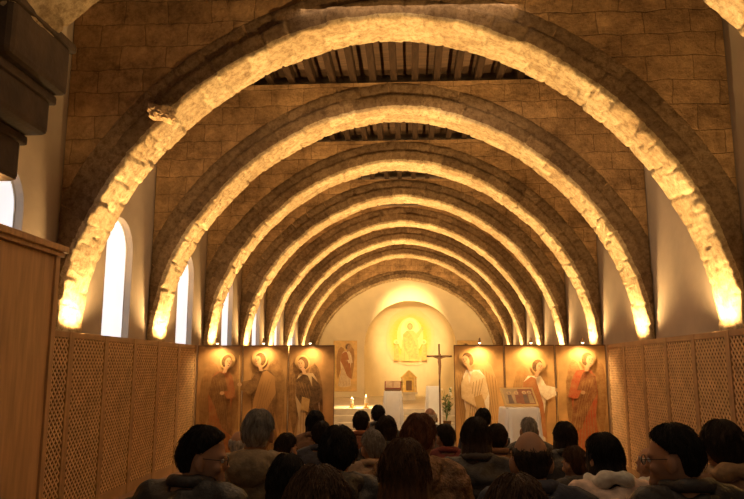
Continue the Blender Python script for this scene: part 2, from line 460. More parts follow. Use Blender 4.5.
# ------------------------------------------------------------------ lattice screens
LX = {-1: -3.72, 1: 3.30}
def lattice_panel():
    root = thing('lattice_screen', '', 'screen', (0,0,0), 0, 'wooden lattice screens along the side walls')
    bm = bmesh.new(); W = .9
    box(bm, -W/2, -W/2+.055, -.034, .034, 0, 1.985, .004); box(bm, W/2-.055, W/2, -.034, .034, 0, 1.985, .004)
    box(bm, -W/2+.055, W/2-.055, -.03, .03, 1.92, 1.985, .004); box(bm, -W/2+.055, W/2-.055, -.03, .03, 0, .12, .004)
    obj('frame', bm, M_latf, root)
    bm = bmesh.new(); box(bm, -W/2+.03, W/2-.03, -.003, .003, .1, 1.94); obj('shade_sheet', bm, M_latshade, root)  # added dark sheet in place of the shade behind the lattice
    bm = bmesh.new(); x0, x1, z0, z1 = -W/2+.04, W/2-.04, .115, 1.925
    for fy in (-.017, .017):
        for s in (1, -1):
            c = -3.0
            while c < 3.5:
                # line z = s*x + c
                pts = []
                for x in (x0, x1):
                    z = s*x+c
                    if z0 <= z <= z1: pts.append((x, z))
                for z in (z0, z1):
                    x = s*(z-c)
                    if x0 < x < x1: pts.append((x, z))
                if len(pts) >= 2:
                    a, b = V((pts[0][0],0,pts[0][1])), V((pts[1][0],0,pts[1][1]))
                    if (b-a).length > .02:
                        d = (b-a).normalized(); n_ = V((-d.z,0,d.x))*.0095; yo = fy+.0035*s
                        vs = [bm.verts.new(pp+V((0,yo+dy,0))) for dy in (-.0035,.0035) for pp in (a-n_, a+n_, b+n_, b-n_)]
                        for f in ((0,1,2,3),(4,7,6,5),(0,3,7,4),(1,5,6,2)): bm.faces.new([vs[i] for i in f])
                c += .078
    obj('lattice', bm, M_lat, root)
    return root
lat = None
NUM = ['nearest the painted panels', 'second from the painted panels', 'third from the painted panels', 'fourth from the painted panels', 'fifth from the painted panels', 'sixth from the painted panels', 'seventh from the painted panels']
for side in (-1, 1):
    for i in range(6 if side < 0 else 7):
        y = 11.55-.9*i
        lab = 'diamond lattice screen on the %s wall, %s' % ('left' if side < 0 else 'right', NUM[i])
        if lat is None:
            lat = lattice_panel(); lat['label'] = lab; lat.location = (LX[side], y, 0); lat.rotation_euler = (0,0,PI/2)
        else: dup(lat, (LX[side], y, 0), PI/2, lab)

# ------------------------------------------------------------------ wooden cabinet on the left
c = thing('wooden_cabinet', 'tall plain brown wooden cabinet at the left edge, beside the lattice', 'cabinet', (-3.49, 4.6, 0))
bm = bmesh.new(); box(bm, -.28, .28, -1.6, 1.55, 0, 2.6, .01); obj('body', bm, M_wood, c)
bm = bmesh.new(); box(bm, -.3, .32, -1.62, 1.6, 2.6, 2.64, .006); box(bm, -.3, .345, -1.62, 1.625, 2.64, 2.7, .008); obj('cornice', bm, M_wood, c)
bm = bmesh.new(); box(bm, .275, .3, 1.49, 1.56, 0, 2.6, .004); obj('corner_post', bm, M_wood, c)
bm = bmesh.new(); box(bm, .275, .295, -1.6, 1.5, 0, .14, .004); obj('plinth', bm, M_wood, c)

# ------------------------------------------------------------------ stepped corbel, upper left
c = thing('stone_corbel', 'dark stepped corbel jutting from the wall in the upper left corner', 'corbel', (XL, 5.05, 3.10))
for (x1, z0, z1, hw) in ((.74, .0, .38, .36), (.94, .40, .74, .40), (1.06, .76, 1.22, .44)):
    bm = bmesh.new(); box(bm, .005, x1, -hw, hw, z0, z1+.02, .05)
    box(bm, .005, x1+.03, -hw-.03, hw+.03, z1-.06, z1+.02, .02); obj('corbel_block', bm, M_dark, c)

# ------------------------------------------------------------------ painted panels
def paint(polys, mats, parent, y, step=.0015, name='painting', warp=None):
    bm = bmesh.new(); ml = []
    for li, (pts, key) in enumerate(polys):
        if key not in ml: ml.append(key)
        yy = y-step*(li+1)
        f = bm.faces.new([bm.verts.new((px, yy, pz)) for px, pz in pts]); f.material_index = ml.index(key)
        f.normal_update()
        if f.normal.y > 0: f.normal_flip()
    if warp:
        bmesh.ops.triangulate(bm, faces=bm.faces)
        for _ in range(5):
            es = [e for e in bm.edges if e.calc_length() > .16]
            if not es: break
            bmesh.ops.subdivide_edges(bm, edges=es, cuts=1); bmesh.ops.triangulate(bm, faces=bm.faces)
        for v in bm.verts: v.co = warp(v.co)
    return obj(name, bm, [mats[k] for k in ml], parent, recalc=False)
def ell(cx, cz, rx, rz, n=20): return [(cx+rx*math.cos(2*PI*i/n), cz+rz*math.sin(2*PI*i/n)) for i in range(n)]
def mir(p): return [(-x, z) for x, z in p][::-1]
def angel(s=1, flip=1, lean=.0, turn=.0, arm=0, wing=1.0):
    P = []
    w = [(-.05,1.36),(-.12,1.5),(-.22,1.56),(-.31,1.46),(-.36,1.22),(-.35,.85),(-.28,.42),(-.22,.62),(-.15,.95)]
    w2 = [(x*(.75+.2*wing), z+.05*(1-wing)) for x, z in w]
    P += [(w2,'wing'), ([(x*.8*wing, z) for x, z in mir(w)],'wing')]
    for k in range(5):
        f = [(-.15-.04*k,1.42-.03*k),(-.158-.041*k,1.40-.03*k),(-.19-.03*k,.72-.05*k),(-.182-.03*k,.72-.05*k)]
        P += [(f,'fold'), ([(x*.8*wing, z) for x, z in mir(f)],'fold')]
    hx = turn*.05
    P.append((ell(hx,1.56,.12,.125,28),'halo'))
    P.append((ell(hx-.012*turn,1.558,.082,.1),'hair'))
    P.append(([(-.1,1.4),(-.17,1.3),(-.2,1.02),(-.16,.7),(-.25,.2),(-.1,.14),(.12,.17),(.21,.2),(.16,.7),(.19,1.02),(.16,1.3),(.1,1.4)],'robe'))
    P.append(([(-.17,1.3),(-.05,1.39),(.02,1.36),(.15,.97),(.22,.42),(.05,.55),(-.08,.86),(-.19,1.05)],'mantle'))
    for k in range(8):
        x = -.15+.042*k
        P.append(([(x*.7,.98-.03*k),(x*.7+.006,.98-.03*k),(x*1.35+.010-turn*.03,.2),(x*1.35-turn*.03,.2)],'fold'))
    for k in range(4):
        P.append(([(-.14+.05*k,1.28-.02*k),(-.133+.05*k,1.285-.02*k),(-.023+.06*k,.95-.12*k),(-.03+.06*k,.95-.12*k)],'fold'))
    if arm == 0:
        P.append(([(.1,1.36),(.18,1.26),(.24,1.0),(.1,.98),(.04,1.1),(.13,1.1)],'robe')); P.append((ell(.02,1.07,.035,.028),'skin'))
    elif arm == 1:
        P.append(([(.1,1.36),(.19,1.25),(.33,1.22),(.35,1.1),(.2,1.02),(.1,1.12)],'robe')); P.append((ell(.365,1.18,.035,.03),'skin'))
        P.append(([(.36,.35),(.374,.35),(.374,1.62),(.36,1.62)],'halo'))
    else:
        P.append(([(.08,1.36),(.2,1.22),(.22,.98),(.02,.86),(-.02,.95),(.08,1.08)],'mantle')); P.append((ell(-.03,.91,.04,.03),'skin'))
        P.append(([(-.12,.84),(.0,.8),(.03,1.0),(-.09,1.04)],'halo'))
    P.append(([(hx*.5-.028,1.38),(hx*.5+.03,1.38),(hx+.03,1.48),(hx-.028,1.48)],'skin'))
    P.append((ell(hx+.02*turn,1.535,.054,.078),'skin'))
    for sx in (-1, 1):
        P.append((ell(hx+.03*turn+sx*.02,1.548,.010,.006,8),'hair'))
        P.append(([(hx+.03*turn+sx*.02-.014,1.562),(hx+.03*turn+sx*.02+.014,1.562),(hx+.03*turn+sx*.02+.010,1.568),(hx+.03*turn+sx*.02-.010,1.568)],'hair'))
    P.append(([(hx+.03*turn-.004,1.55),(hx+.05*turn+.006,1.515),(hx+.03*turn-.004,1.512)],'fold')); P.append((ell(hx+.028*turn,1.49,.016,.005,8),'hair'))
    return [([(flip*(x*s+lean*(z-.2)+lean*.9*max(0,z-1.0)**2), z*s) for x, z in p], k) for p, k in P]
PLC, PRC = (.38,.21,.08), (.58,.33,.12)
def pm(n, c, base_=None, k=.5):
    # a worn fresco colour: patches of the ground show through
    if base_ is None: return mat('paint_'+n, c, .6, .2, 9, .1, 25)
    mt, nt, N, L, b = nt_new('paint_'+n)
    tc = N.new('ShaderNodeTexCoord'); n1 = N.new('ShaderNodeTexNoise'); n1.inputs['Scale'].default_value = 9; n1.inputs['Detail'].default_value = 10
    n1.inputs['Roughness'].default_value = .75
    L.new(tc.outputs['Object'], n1.inputs['Vector'])
    cr = N.new('ShaderNodeValToRGB'); cr.color_ramp.elements[0].position = .38; cr.color_ramp.elements[1].position = .66
    cr.color_ramp.elements[0].color = tuple(x*(1-k*.3)+y*k*.3 for x, y in zip(c, base_))+(1,)
    kk = min(.95, k*1.8)
    cr.color_ramp.elements[1].color = tuple(x*(1-kk)+y*kk for x, y in zip(c, base_))+(1,)
    L.new(n1.outputs['Fac'], cr.inputs[0]); L.new(cr.outputs[0], b.inputs['Base Color']); b.inputs['Roughness'].default_value = .22
    return mt
def scheme(n, g, wing, robe, mantle):
    return dict(halo=pm(n+'_halo', (.62,.40,.15), g, .55), hair=pm(n+'_hair', (.07,.035,.016), g, .25), skin=pm(n+'_skin', (.58,.34,.18), g, .35), fold=pm(n+'_fold', tuple(x*.5 for x in g), g, .5),
                wing=pm(n+'_wing', wing, g, .5), robe=pm(n+'_robe', robe, g, .35), mantle=pm(n+'_mantle', mantle, g, .35))
schemes = [scheme('rust', PLC, (.26,.125,.045), (.31,.09,.035), (.13,.056,.023)),
           scheme('sepia', PLC, (.19,.095,.034), (.10,.05,.023), (.39,.20,.07)),
           scheme('cream', PLC, (.12,.06,.025), (.58,.42,.23), (.04,.023,.016)),
           scheme('white', PRC, (.64,.40,.16), (1.0,.94,.76), (.9,.70,.40)),
           scheme('pale', PRC, (.42,.21,.07), (1.0,.88,.64), (.46,.15,.055)),
           scheme('red', PRC, (.31,.135,.045), (.50,.07,.03), (.2,.05,.025))]
poses = [(1.1,1,.05,1,0,1.0), (1.12,-1,.02,1.2,1,.7), (1.08,1,-.06,-1,2,.8), (1.12,-1,.08,1.2,2,1.0), (1.05,1,.05,1,1,.8), (1.12,-1,-.03,-1.2,0,.9)]
M_pl = mat('panel_bronze', PLC, .22, .38, 2.5, .05, 10)
M_pr = mat('panel_amber', PRC, .22, .35, 2.5, .05, 10)
YPAN = 12.05
plab = ['painted angel panel with rust robe, leftmost beside the left lattice', 'painted angel panel with dark sepia robe, middle of the left three',
        'painted angel panel with black cloak over cream, beside the left of the opening', 'painted angel panel with white robe, just right of the opening',
        'painted angel panel with pale robe, behind the white covered table', 'painted angel panel with red robe, rightmost beside the right lattice']
def picon(i, x0, x1):
    w = x1-x0
    root = thing('painted_panel', plab[i], 'panel', ((x0+x1)/2, YPAN, 0), 0, 'painted angel panels across the nave')
    bm = bmesh.new(); hw = w/2-.004
    box(bm, -hw, -hw+.014, -.014, .014, 0, 1.985, .003); box(bm, hw-.014, hw, -.014, .014, 0, 1.985, .003)
    box(bm, -hw+.014, hw-.014, -.014, .014, 1.965, 1.985, .003); box(bm, -hw+.014, hw-.014, -.014, .014, 0, .1, .003)
    obj('frame', bm, M_bronze, root)
    bm = bmesh.new(); box(bm, -hw+.01, hw-.01, -.006, .006, .09, 1.97); obj('panel_sheet', bm, M_pl if i < 3 else M_pr, root)
    paint(angel(*poses[i]), schemes[i], root, -.007)
    sl = thing('panel_spotlight', 'small spotlight on the top edge of the %s' % plab[i].split(',')[0], 'spotlight', ((x0+x1)/2, YPAN, 1.985), 0, 'spotlights above the painted panels')
    bm = bmesh.new(); tube(bm, [(0,0,0),(0,0,.05),(0,-.12,.08),(0,-.22,.08)], .006, 6); obj('arm', bm, M_bronze, sl)
    bm = bmesh.new(); tube(bm, [(0,-.22,.11),(0,-.22,.05),(0,-.215,.035)], [.01,.022,.025], 10); lh = obj('lamp_head', bm, M_bronze, sl)
    bm = bmesh.new(); ball(bm, (0,-.214,.03), .022); obj('bulb', bm, M_lens, lh, smooth=True)
    spot('panel_light', ((x0+x1)/2, YPAN-.18, 1.97), ((x0+x1)/2, YPAN-.02, .9), 30 if i < 3 else 38, (1,.66,.29), 155, .9, .03)
    spot('panel_wash', ((x0+x1)/2, YPAN-1.0, 2.6), ((x0+x1)/2, YPAN, 1.0), 16 if i < 3 else 44, (1,.64,.27), 60, .9, .05)
for i in range(3):
    a0, a1 = LX[-1]+.04, -1.30; w = (a1-a0)/3; picon(i, a0+w*i, a0+w*(i+1))
for i in range(3):
    a0, a1 = .72, LX[1]-.04; w = (a1-a0)/3; picon(3+i, a0+w*i, a0+w*(i+1))

# ------------------------------------------------------------------ sanctuary furniture
def drape(w, d, h, hem=.02, amp=.025, k=11, seed=0):
    bm = bmesh.new(); n = 120; rings = []
    def pt(t, off, z):
        a = 2*PI*t; c, s = math.cos(a), math.sin(a); p = .22
        return (math.copysign(abs(c)**p, c)*(w/2+off), math.copysign(abs(s)**p, s)*(d/2+off), z)
    lv = [(-.012,h,0),(0,h-.004,0),(.006,h-.016,.02)] + [(.006+.04*q_, h-.016-(h-.016-hem)*q_, q_) for q_ in (.15,.35,.6,.8,1)]
    for off, z, am in lv:
        rings.append([bm.verts.new(pt(i/n, off+amp*am*(math.sin(k*2*PI*i/n+seed)+.4*math.sin((2*k+3)*2*PI*i/n)), z)) for i in range(n)])
    for r0, r1 in zip(rings, rings[1:]):
        for i in range(n): bm.faces.new((r0[i], r0[(i+1)%n], r1[(i+1)%n], r1[i]))
    bm.faces.new(rings[0])
    return bm
def table(loc, w, d, h, tlabel, clabel, rz=0):
    t = thing('table', tlabel, 'table', loc, rz)
    bm = bmesh.new(); box(bm, -w/2+.01, w/2-.01, -d/2+.01, d/2-.01, h-.04, h-.006, .004); obj('tabletop', bm, M_chair, t)
    for sx in (-1,1):
        for sy in (-1,1):
            bm = bmesh.new(); x, y = sx*(w/2-.05), sy*(d/2-.05); box(bm, x-.02, x+.02, y-.02, y+.02, 0, h-.04, .003); obj('leg', bm, M_chair, t)
    cl = obj('tablecloth', drape(w, d, h, amp=.035, seed=loc[0]), M_cloth, smooth=True); cl.location = loc; cl.rotation_euler = (0,0,rz)
    tag(cl, clabel, 'tablecloth')
# right: white table with an icon on it
p = at(519, 407, 10.6)
table((p.x, 10.6, 0), .5, .42, p.z, 'small table hidden under the white cloth before the right panels', 'white cloth to the floor on the small table before the right panels', .15)
ic = thing('framed_icon', 'small red and gold icon propped on the white table at right', 'icon', (p.x, 10.6, p.z), .15)
TL = Matrix.Rotation(math.radians(-46), 4, 'X')
TP = Matrix.Translation((0,-.14,.016))
bm = bmesh.new(); box(bm, -.25, .25, -.015, .012, 0, .36, .006); ob = obj('board', bm, M_goldflat, ic); ob.matrix_local = TP @ TL
sch = dict(bg=pm('icon_red',(.42,.17,.08)), b2=pm('icon_ochre',(.62,.42,.2)), b3=pm('icon_umber',(.26,.17,.11)), halo=pm('icon_halo',(.8,.58,.26)), skin=pm('icon_skin',(.62,.4,.24)))
pol = [([(-.22,.03),(.22,.03),(.22,.33),(-.22,.33)],'bg'), ([(-.22,.03),(.0,.03),(.0,.33),(-.22,.33)],'b2')]
for x, k in ((-.14,'b3'),(-.03,'bg'),(.09,'b3'),(.165,'b2')):
    pol += [([(x-.04,.04),(x+.04,.04),(x+.028,.21),(x-.028,.21)],k), (ell(x,.25,.034,.034,14),'halo'), (ell(x,.246,.019,.025,12),'skin')]
ob2 = paint(pol, sch, ic, -.016, .0008); ob2.matrix_local = TP @ TL
bm = bmesh.new(); tube(bm, [(0,.04,.18),(0,.14,.006)], .01, 6); obj('prop', bm, M_chair, ic)
# lecterns
def lectern(px, py, Y, w, lab1, lab2, book):
    p = at(px, py, Y)
    table((p.x, Y, 0), w, w*.9, p.z, lab1, lab2)
    if book:
        b = thing('book_rest', 'dark wooden book rest on the left white draped stand', 'book rest', (p.x, Y, p.z))
        T = Matrix.Translation((0,-.1,.03)) @ Matrix.Rotation(math.radians(-50), 4, 'X')
        bm = bmesh.new(); box(bm, -.2, .2, 0, .02, 0, .3, .004); o = obj('slope', bm, M_chair, b); o.matrix_local = T
        bm = bmesh.new(); box(bm, -.18, .18, -.1, .14, 0, .025, .004); box(bm, -.03, .03, .06, .1, .02, .16); obj('base', bm, M_chair, b)
        k = thing('open_book', 'open red bound book lying on the dark book rest', 'book', (p.x, Y, p.z))
        T2 = T @ Matrix.Translation((0,-.003,.03))
        bm = bmesh.new(); box(bm, -.19, .19, -.012, -.004, 0, .26, .002); o = obj('cover', bm, mat('book_red',(.4,.07,.04)), k); o.matrix_local = T2
        for s in (-1,1):
            bm = bmesh.new(); x0, x1 = sorted((s*.004, s*.175)); box(bm, x0, x1, -.03, -.012, .01, .25, .004); o = obj('pages', bm, mat('book_page',(.6,.42,.25)), k); o.matrix_local = T2
lectern(393, 391, 17.0, .42, 'stand hidden under white cloth left of the cross', 'white cloth on the stand that carries the book', True)
lectern(433, 386, 18.2, .34, 'narrow stand hidden under white cloth beneath the cross', 'white cloth on the narrow stand beside the cross', False)
# processional cross
p = at(439, 344, 17.4); X = p.x; zt = p.z
c = thing('standing_cross', 'brown wooden standing crucifix right of the aisle opening', 'cross', (X, 17.4, 0))
bm = bmesh.new(); box(bm, -.02, .02, -.016, .016, .06, zt, .004); obj('upright', bm, M_cross, c)
bm = bmesh.new(); box(bm, -.31, .31, -.015, .015, zt-.32, zt-.275, .004); obj('crossbar', bm, M_cross, c)
bm = bmesh.new(); box(bm, -.2, .2, -.2, .2, 0, .04, .01); box(bm, -.1, .1, -.1, .1, .04, .1, .01); obj('base', bm, M_cross, c)
bm = bmesh.new(); z0 = zt-.3
tube(bm, [(0,-.04,z0-.02),(0,-.055,z0-.12),(.01,-.05,z0-.24),(0,-.06,z0-.4),(0,-.045,z0-.55)], [.035,.045,.035,.03,.016], 10)
tube(bm, [(-.27,-.03,z0+.02),(-.15,-.035,z0-.01),(0,-.045,z0-.05),(.15,-.035,z0-.01),(.27,-.03,z0+.02)], [.01,.015,.025,.015,.01], 8)
ball(bm, (.012,-.06,z0+.03), (.03,.032,.04)); tube(bm, [(0,-.045,z0-.03),(.01,-.055,z0+.02)], .014, 8)
cf = link_obj('carved_figure', baked(bm, .008, 1), c); cf.data.materials.append(mat('carved_wood', (.36,.19,.09), .5))
# flowers near the cross
p = at(446, 392, 18.6)
c = thing('potted_plant', 'leafy green plant with pale flowers in a pot beside the cross', 'plant', (p.x, 18.6, 0))
bm = bmesh.new(); lathe(bm, [(.09,0),(.13,.25),(.14,.26),(.12,.26)], 16); obj('pot', bm, M_bronze, c, smooth=False)
bm = bmesh.new(); rn = random.Random(4)
for i in range(14):
    a = rn.random()*2*PI; l = rn.uniform(.5,1.0); r_ = rn.uniform(.05,.2)
    pts = [(0,0,.25),(r_*.4*math.cos(a),r_*.4*math.sin(a),.25+l*.5),(r_*math.cos(a),r_*math.sin(a),.25+l*.8)]
    tube(bm, pts, [.006,.005,.003], 5)
    for j in range(6):
        t = rn.uniform(.3,1); q0 = V(pts[0]).lerp(V(pts[2]), t); d = V((rn.uniform(-1,1),rn.uniform(-1,1),rn.uniform(-.2,.8))).normalized(); s_ = d.cross(V((0,0,1))).normalized()*.03
        vs = [bm.verts.new(x_) for x_ in (q0, q0+d*.07+s_, q0+d*.15, q0+d*.07-s_)]; bm.faces.new(vs)
obj('foliage', bm, M_green, c)
for i in range(9):
    bm = bmesh.new(); fc = V((rn.uniform(-.16,.16), rn.uniform(-.16,.1), rn.uniform(.8,1.1)))
    for k in range(5):
        a = 2*PI*k/5; ball(bm, fc+V((.016*math.cos(a), 0, .016*math.sin(a))), (.014,.008,.014), None, 8, 6)
    ball(bm, fc+V((0,-.006,0)), .009, None, 8, 6)
    obj('flower', bm, M_candle, c, smooth=True)
# fresco on the curved niche wall
def niche_warp():
    def f(co):
        r = NR-.03
        x = co.x; z = co.z-NZ
        h = r*r-x*x-(max(z,0)**2)
        return V((NX+x, YP+math.sqrt(max(h, .05)) + co.y, co.z))
    return f
G = (.97,.72,.28)
WP = (.82,.71,.50)
def mixc(a, b, k): return tuple(x*(1-k)+y*k for x, y in zip(a, b))
s3 = dict(robe=pm('fresco_robe',(.68,.36,.12),G,.55), mantle=pm('fresco_mantle',(.85,.56,.22),G,.55),
          ray=pm('fresco_glow',(1,.84,.4),G,.4), core=pm('fresco_core',(1,.93,.62),G,.25), halo=pm('fresco_halo',(1,.88,.46),G,.2), skin=pm('fresco_skin',(.78,.5,.26),G,.4), hair=pm('fresco_hair',(.4,.2,.08),G,.5), fold=pm('fresco_fold',(.6,.34,.13),G,.6))
zb0 = 1.75
pol = []
for lv in range(9):
    gp = []; sc_ = 1.16-.05*lv
    for i in range(44):
        a = 2*PI*i/44; rr = sc_*(1+.10*noise.noise(V((math.cos(a)*2.2, math.sin(a)*2.2, 3.3+lv*.6))))
        cx_ = math.copysign(abs(math.cos(a))**.9, math.cos(a)); sz_ = math.copysign(abs(math.sin(a))**.9, math.sin(a))
        gp.append((.82*cx_*rr, 1.06+1.0*sz_*rr))
    key = 'ground%d' % lv
    s3[key] = pm('fresco_ground_%d' % lv, mixc(WP, (.97,.62,.10), (lv+.5)/8.5), mixc(WP, (.96,.70,.2), (lv+.5)/8.5), .6)
    pol.append((gp, key))
for k in range(16):
    a = 2*PI*k/16; pol.append(([(.3*math.cos(a-.09), 1.1+.3*math.sin(a-.09)), (.62*math.cos(a), 1.1+.78*math.sin(a)), (.3*math.cos(a+.09), 1.1+.3*math.sin(a+.09))], 'ray'))
pol += [(ell(0,1.15,.5,.74,28),'ray'), (ell(0,1.3,.36,.56,28),'core'), (ell(0,1.56,.2,.2,24),'halo'), (ell(0,1.53,.1,.13),'hair'),
        ([(-.12,1.36),(-.26,1.22),(-.32,.8),(-.36,.12),(.34,.12),(.32,.8),(.26,1.22),(.12,1.36)],'mantle'),
        ([(-.26,1.22),(-.1,1.36),(.05,1.2),(.26,.75),(.34,.18),(-.05,.3),(-.25,.7)],'robe'),
        ([(-.2,.7),(-.18,.7),(-.22,.14),(-.25,.14)],'fold'), ([(-.02,.6),(.0,.6),(-.02,.14),(-.05,.14)],'fold'), ([(.18,.5),(.2,.5),(.24,.14),(.21,.14)],'fold'),
        ([(.2,1.2),(.42,1.45),(.47,1.4),(.3,1.05)],'mantle'), (ell(.46,1.46,.045,.05),'skin'),
        (ell(0,1.52,.07,.1),'skin'), (ell(-.16,1.0,.05,.06),'skin'),
        # two small attendants at the sides
        ([(-.62,.15),(-.42,.15),(-.45,.75),(-.52,.82),(-.6,.75)],'robe'), (ell(-.52,.9,.1,.1),'halo'), (ell(-.52,.89,.05,.065),'skin'),
        ([(.42,.15),(.62,.15),(.6,.75),(.52,.82),(.45,.75)],'robe'), (ell(.52,.9,.1,.1),'halo'), (ell(.52,.89,.05,.065),'skin')]
pol = [([(x*1.08, zb0+z) for x, z in pp], k) for pp, k in pol]
fr_ = paint(pol, s3, None, 0, .003, 'niche_fresco', niche_warp())
tag(fr_, 'glowing golden fresco of haloed figures on the curved niche wall', 'fresco')
p = at(409, 392, 25.3)
t = thing('tabernacle', 'golden house-shaped tabernacle with columns below the glowing fresco', 'tabernacle', (p.x, 25.3, .48))
zb = p.z-.48
bm = bmesh.new(); box(bm, -.22, .22, -.2, .2, 0, zb-.06, .01); box(bm, -.3, .3, -.26, .26, zb-.06, zb, .01); obj('pedestal', bm, M_stepst, t)
bm = bmesh.new(); box(bm, -.2, .2, -.15, .15, zb, zb+.5, .01); tb = obj('body', bm, M_gold, t)
for sx in (-1,1):
    bm = bmesh.new(); lathe(bm, [(.04,zb),(.028,zb+.04),(.024,zb+.46),(.04,zb+.5)], 12, (sx*.24,-.17)); obj('column', bm, M_gold, t)
bm = bmesh.new()
vs = [bm.verts.new(v) for v in ((-.3,-.24,zb+.5),(.3,-.24,zb+.5),(0,-.24,zb+.78),(-.3,.2,zb+.5),(.3,.2,zb+.5),(0,.2,zb+.78))]
for f in ((0,1,2),(3,5,4),(0,2,5,3),(1,4,5,2),(0,3,4,1)): bm.faces.new([vs[i] for i in f])
obj('roof', bm, M_gold, t)
bm = bmesh.new(); box(bm, -.1, .1, -.165, -.15, zb+.06, zb+.4, .005); obj('door', bm, M_bronze, tb)
# painted angels on the end wall beside the niche
for sgn, px, lab in ((1, 345, 'golden angel painting on the end wall left of the niche'), (-1, 470, 'golden angel painting on the end wall right of the niche')):
    p = at(px, 392, YP-.03)
    r_ = thing('angel_painting', lab, 'painting', (p.x, YP-.03, .7)); 
    bm = bmesh.new(); box(bm, -.46, .46, 0, .025, 0, 1.95, .01); obj('board', bm, M_goldflat, r_)
    paint(angel(1.1, sgn, .04, 1, 0), schemes[4], r_, -.002, .002)
# candle stands
for i, (px, Y, h) in enumerate(((366, 20.3, .30), (352, 20.4, .24))):
    p = at(px, 400, Y)
    c = thing('candle_stand', ['taller white candle on a brass stand, nearest the left book stand', 'short white candle on a brass stand by the left panels'][i], 'candle', (p.x, Y, .48), 0, 'candles left of the altar')
    bm = bmesh.new(); lathe(bm, [(.1,0),(.09,.02),(.03,.04),(.02,h*.25),(.03,h*.36),(.06,h*.4),(.06,h*.44)], 14); obj('stand', bm, M_gold, c)
    bm = bmesh.new(); lathe(bm, [(.045,h*.44),(.045,h),(.04,h+.005)], 12); obj('candle', bm, M_candle, c)
    bm = bmesh.new(); lathe(bm, [(.004,h+.005),(.014,h+.02),(.01,h+.04),(.002,h+.07)], 8); obj('flame', bm, M_flame, c, smooth=True)
    l = bpy.data.lights.new('candle_light', 'POINT'); l.energy = 55; l.color = (1,.62,.25); l.shadow_soft_size = .05
    o = bpy.data.objects.new('candle_light', l); COL.objects.link(o); o.location = (p.x, Y+.25, .48+h+.2)

# sanctuary lighting from unseen lamps; stand, table and nave fills are added
spot('niche_light', (-.1, 24.4, 4.9), (-.03, 29, 2.9), 1900, (1,.66,.25), 50, 1, .1)
spot('sanctuary_light', (-2.6, 14.4, 4.4), (-.3, 22, .8), 320, (1,.70,.34), 76, .8, .15)
spot('sanctuary_light', (2.2, 14.4, 4.4), (-.3, 22, .8), 320, (1,.70,.34), 76, .8, .15)
spot('apse_light', (-2.6, 22.6, 4.4), (-.3, 27.5, 2.2), 140, (1,.66,.28), 100, .8, .15)
spot('apse_light', (2.2, 22.6, 4.4), (-.3, 27.5, 2.2), 140, (1,.66,.28), 100, .8, .15)
spot('stand_fill', (0, 12.6, 4.4), (.2, 17.6, .8), 260, (1,.76,.46), 30, .8, .1)  # added fill with no visible source, brightens the white stands
spot('table_fill', (1.2, 8.0, 4.6), (1.55, 10.6, .8), 140, (1,.78,.5), 26, .6, .05)  # added unseen spot to lift the cloth and icon at right
for xx, yy, e_ in ((-.2, 2.6, 26), (.0, 8.6, 85)):
    l = bpy.data.lights.new('nave_fill', 'AREA'); l.energy = e_; l.color = (1,.7,.42); l.size = 2.5  # invisible fill panels, added to lift the crowd and the screens
    o = bpy.data.objects.new('nave_fill', l); COL.objects.link(o); o.location = (xx, yy, 5.7)

# ------------------------------------------------------------------ people
HP = V((0, .0, 1.045))          # neck pivot
HC = V((0, .03, .108))        # head centre from the pivot
RX, RY, RZ = .072, .093, .116
def head_M(yw, pt): return Matrix.Translation(HP) @ Matrix.Rotation(math.radians(yw), 4, 'Z') @ Matrix.Rotation(math.radians(pt), 4, 'X')
def ext_torso(bm, e, top=True):
    rings = [(0,0,.452-e*.3,.15+e,.12+e),(0,0,.53,.18+e,.135+e),(0,-.005,.64,.165+e,.118+e),(0,-.01,.76,.168+e,.118+e),(0,-.01,.87,.185+e,.125+e),(0,-.015,.95,.185+e,.112+e*.8),(0,-.015,1.0,.15+e,.092+e*.7),(0,-.01,1.035,.095+e*.8,.072+e*.6)]
    if top: rings.append((0,0,1.06,.058,.06))
    loft(bm, rings)
def arms(bm, e):
    for s in (-1, 1):
        tube(bm, [(s*.16,-.015,.975),(s*.195,-.02,.95),(s*.212,-.01,.85),(s*.225,.02,.73),(s*.185,.13,.67),(s*.13,.25,.63)], [.055+e,.058+e,.05+e,.044+e,.040+e,.028+e*.9], 14)
        ball(bm, (s*.165,-.015,.968), .056+e)
        tube(bm, [(s*.05,-.015,1.025),(s*.16,-.015,.98)], [.04+e*.8,.05+e], 12)
def legs(bm, e, full=True):
    for s in (-1, 1):
        tube(bm, [(s*.09,0,.53),(s*.1,.2,.535),(s*.11,.42,.52),(s*.11,.46,.50)], [.082+e,.078+e,.06+e,.055+e], 14)
        ball(bm, (s*.11,.455,.505), .058+e)
        tube(bm, [(s*.11,.455,.5),(s*.112,.45,.32),(s*.114,.445,.1),(s*.114,.445,.06)], [.054+e,.052+e,.036+e,.034+e], 14)
def hands(bm):
    for s in (-1, 1):
        w = V((s*.13,.25,.63)); ball(bm, w+V((-s*.005,.05,.0)), (.042,.052,.017))
        tube(bm, [w, w+V((-s*.003,.03,0))], [.026,.03])
        for k, ln in enumerate((.062,.072,.068,.052)):
            b = w+V((s*(.030-.02*k)-s*.005,.09,.0)); tube(bm, [b-V((0,.02,0)), b+V((0,ln*.45,.003)), b+V((0,ln*.8,-.012)), b+V((0,ln,-.03))], [.0095,.009,.0085,.0075], 8)
        b = w+V((-s*.04,.03,0)); tube(bm, [b+V((s*.015,-.01,0)), b+V((-s*.018,.02,0)), b+V((-s*.028,.05,-.006))], [.012,.0105,.009], 8)
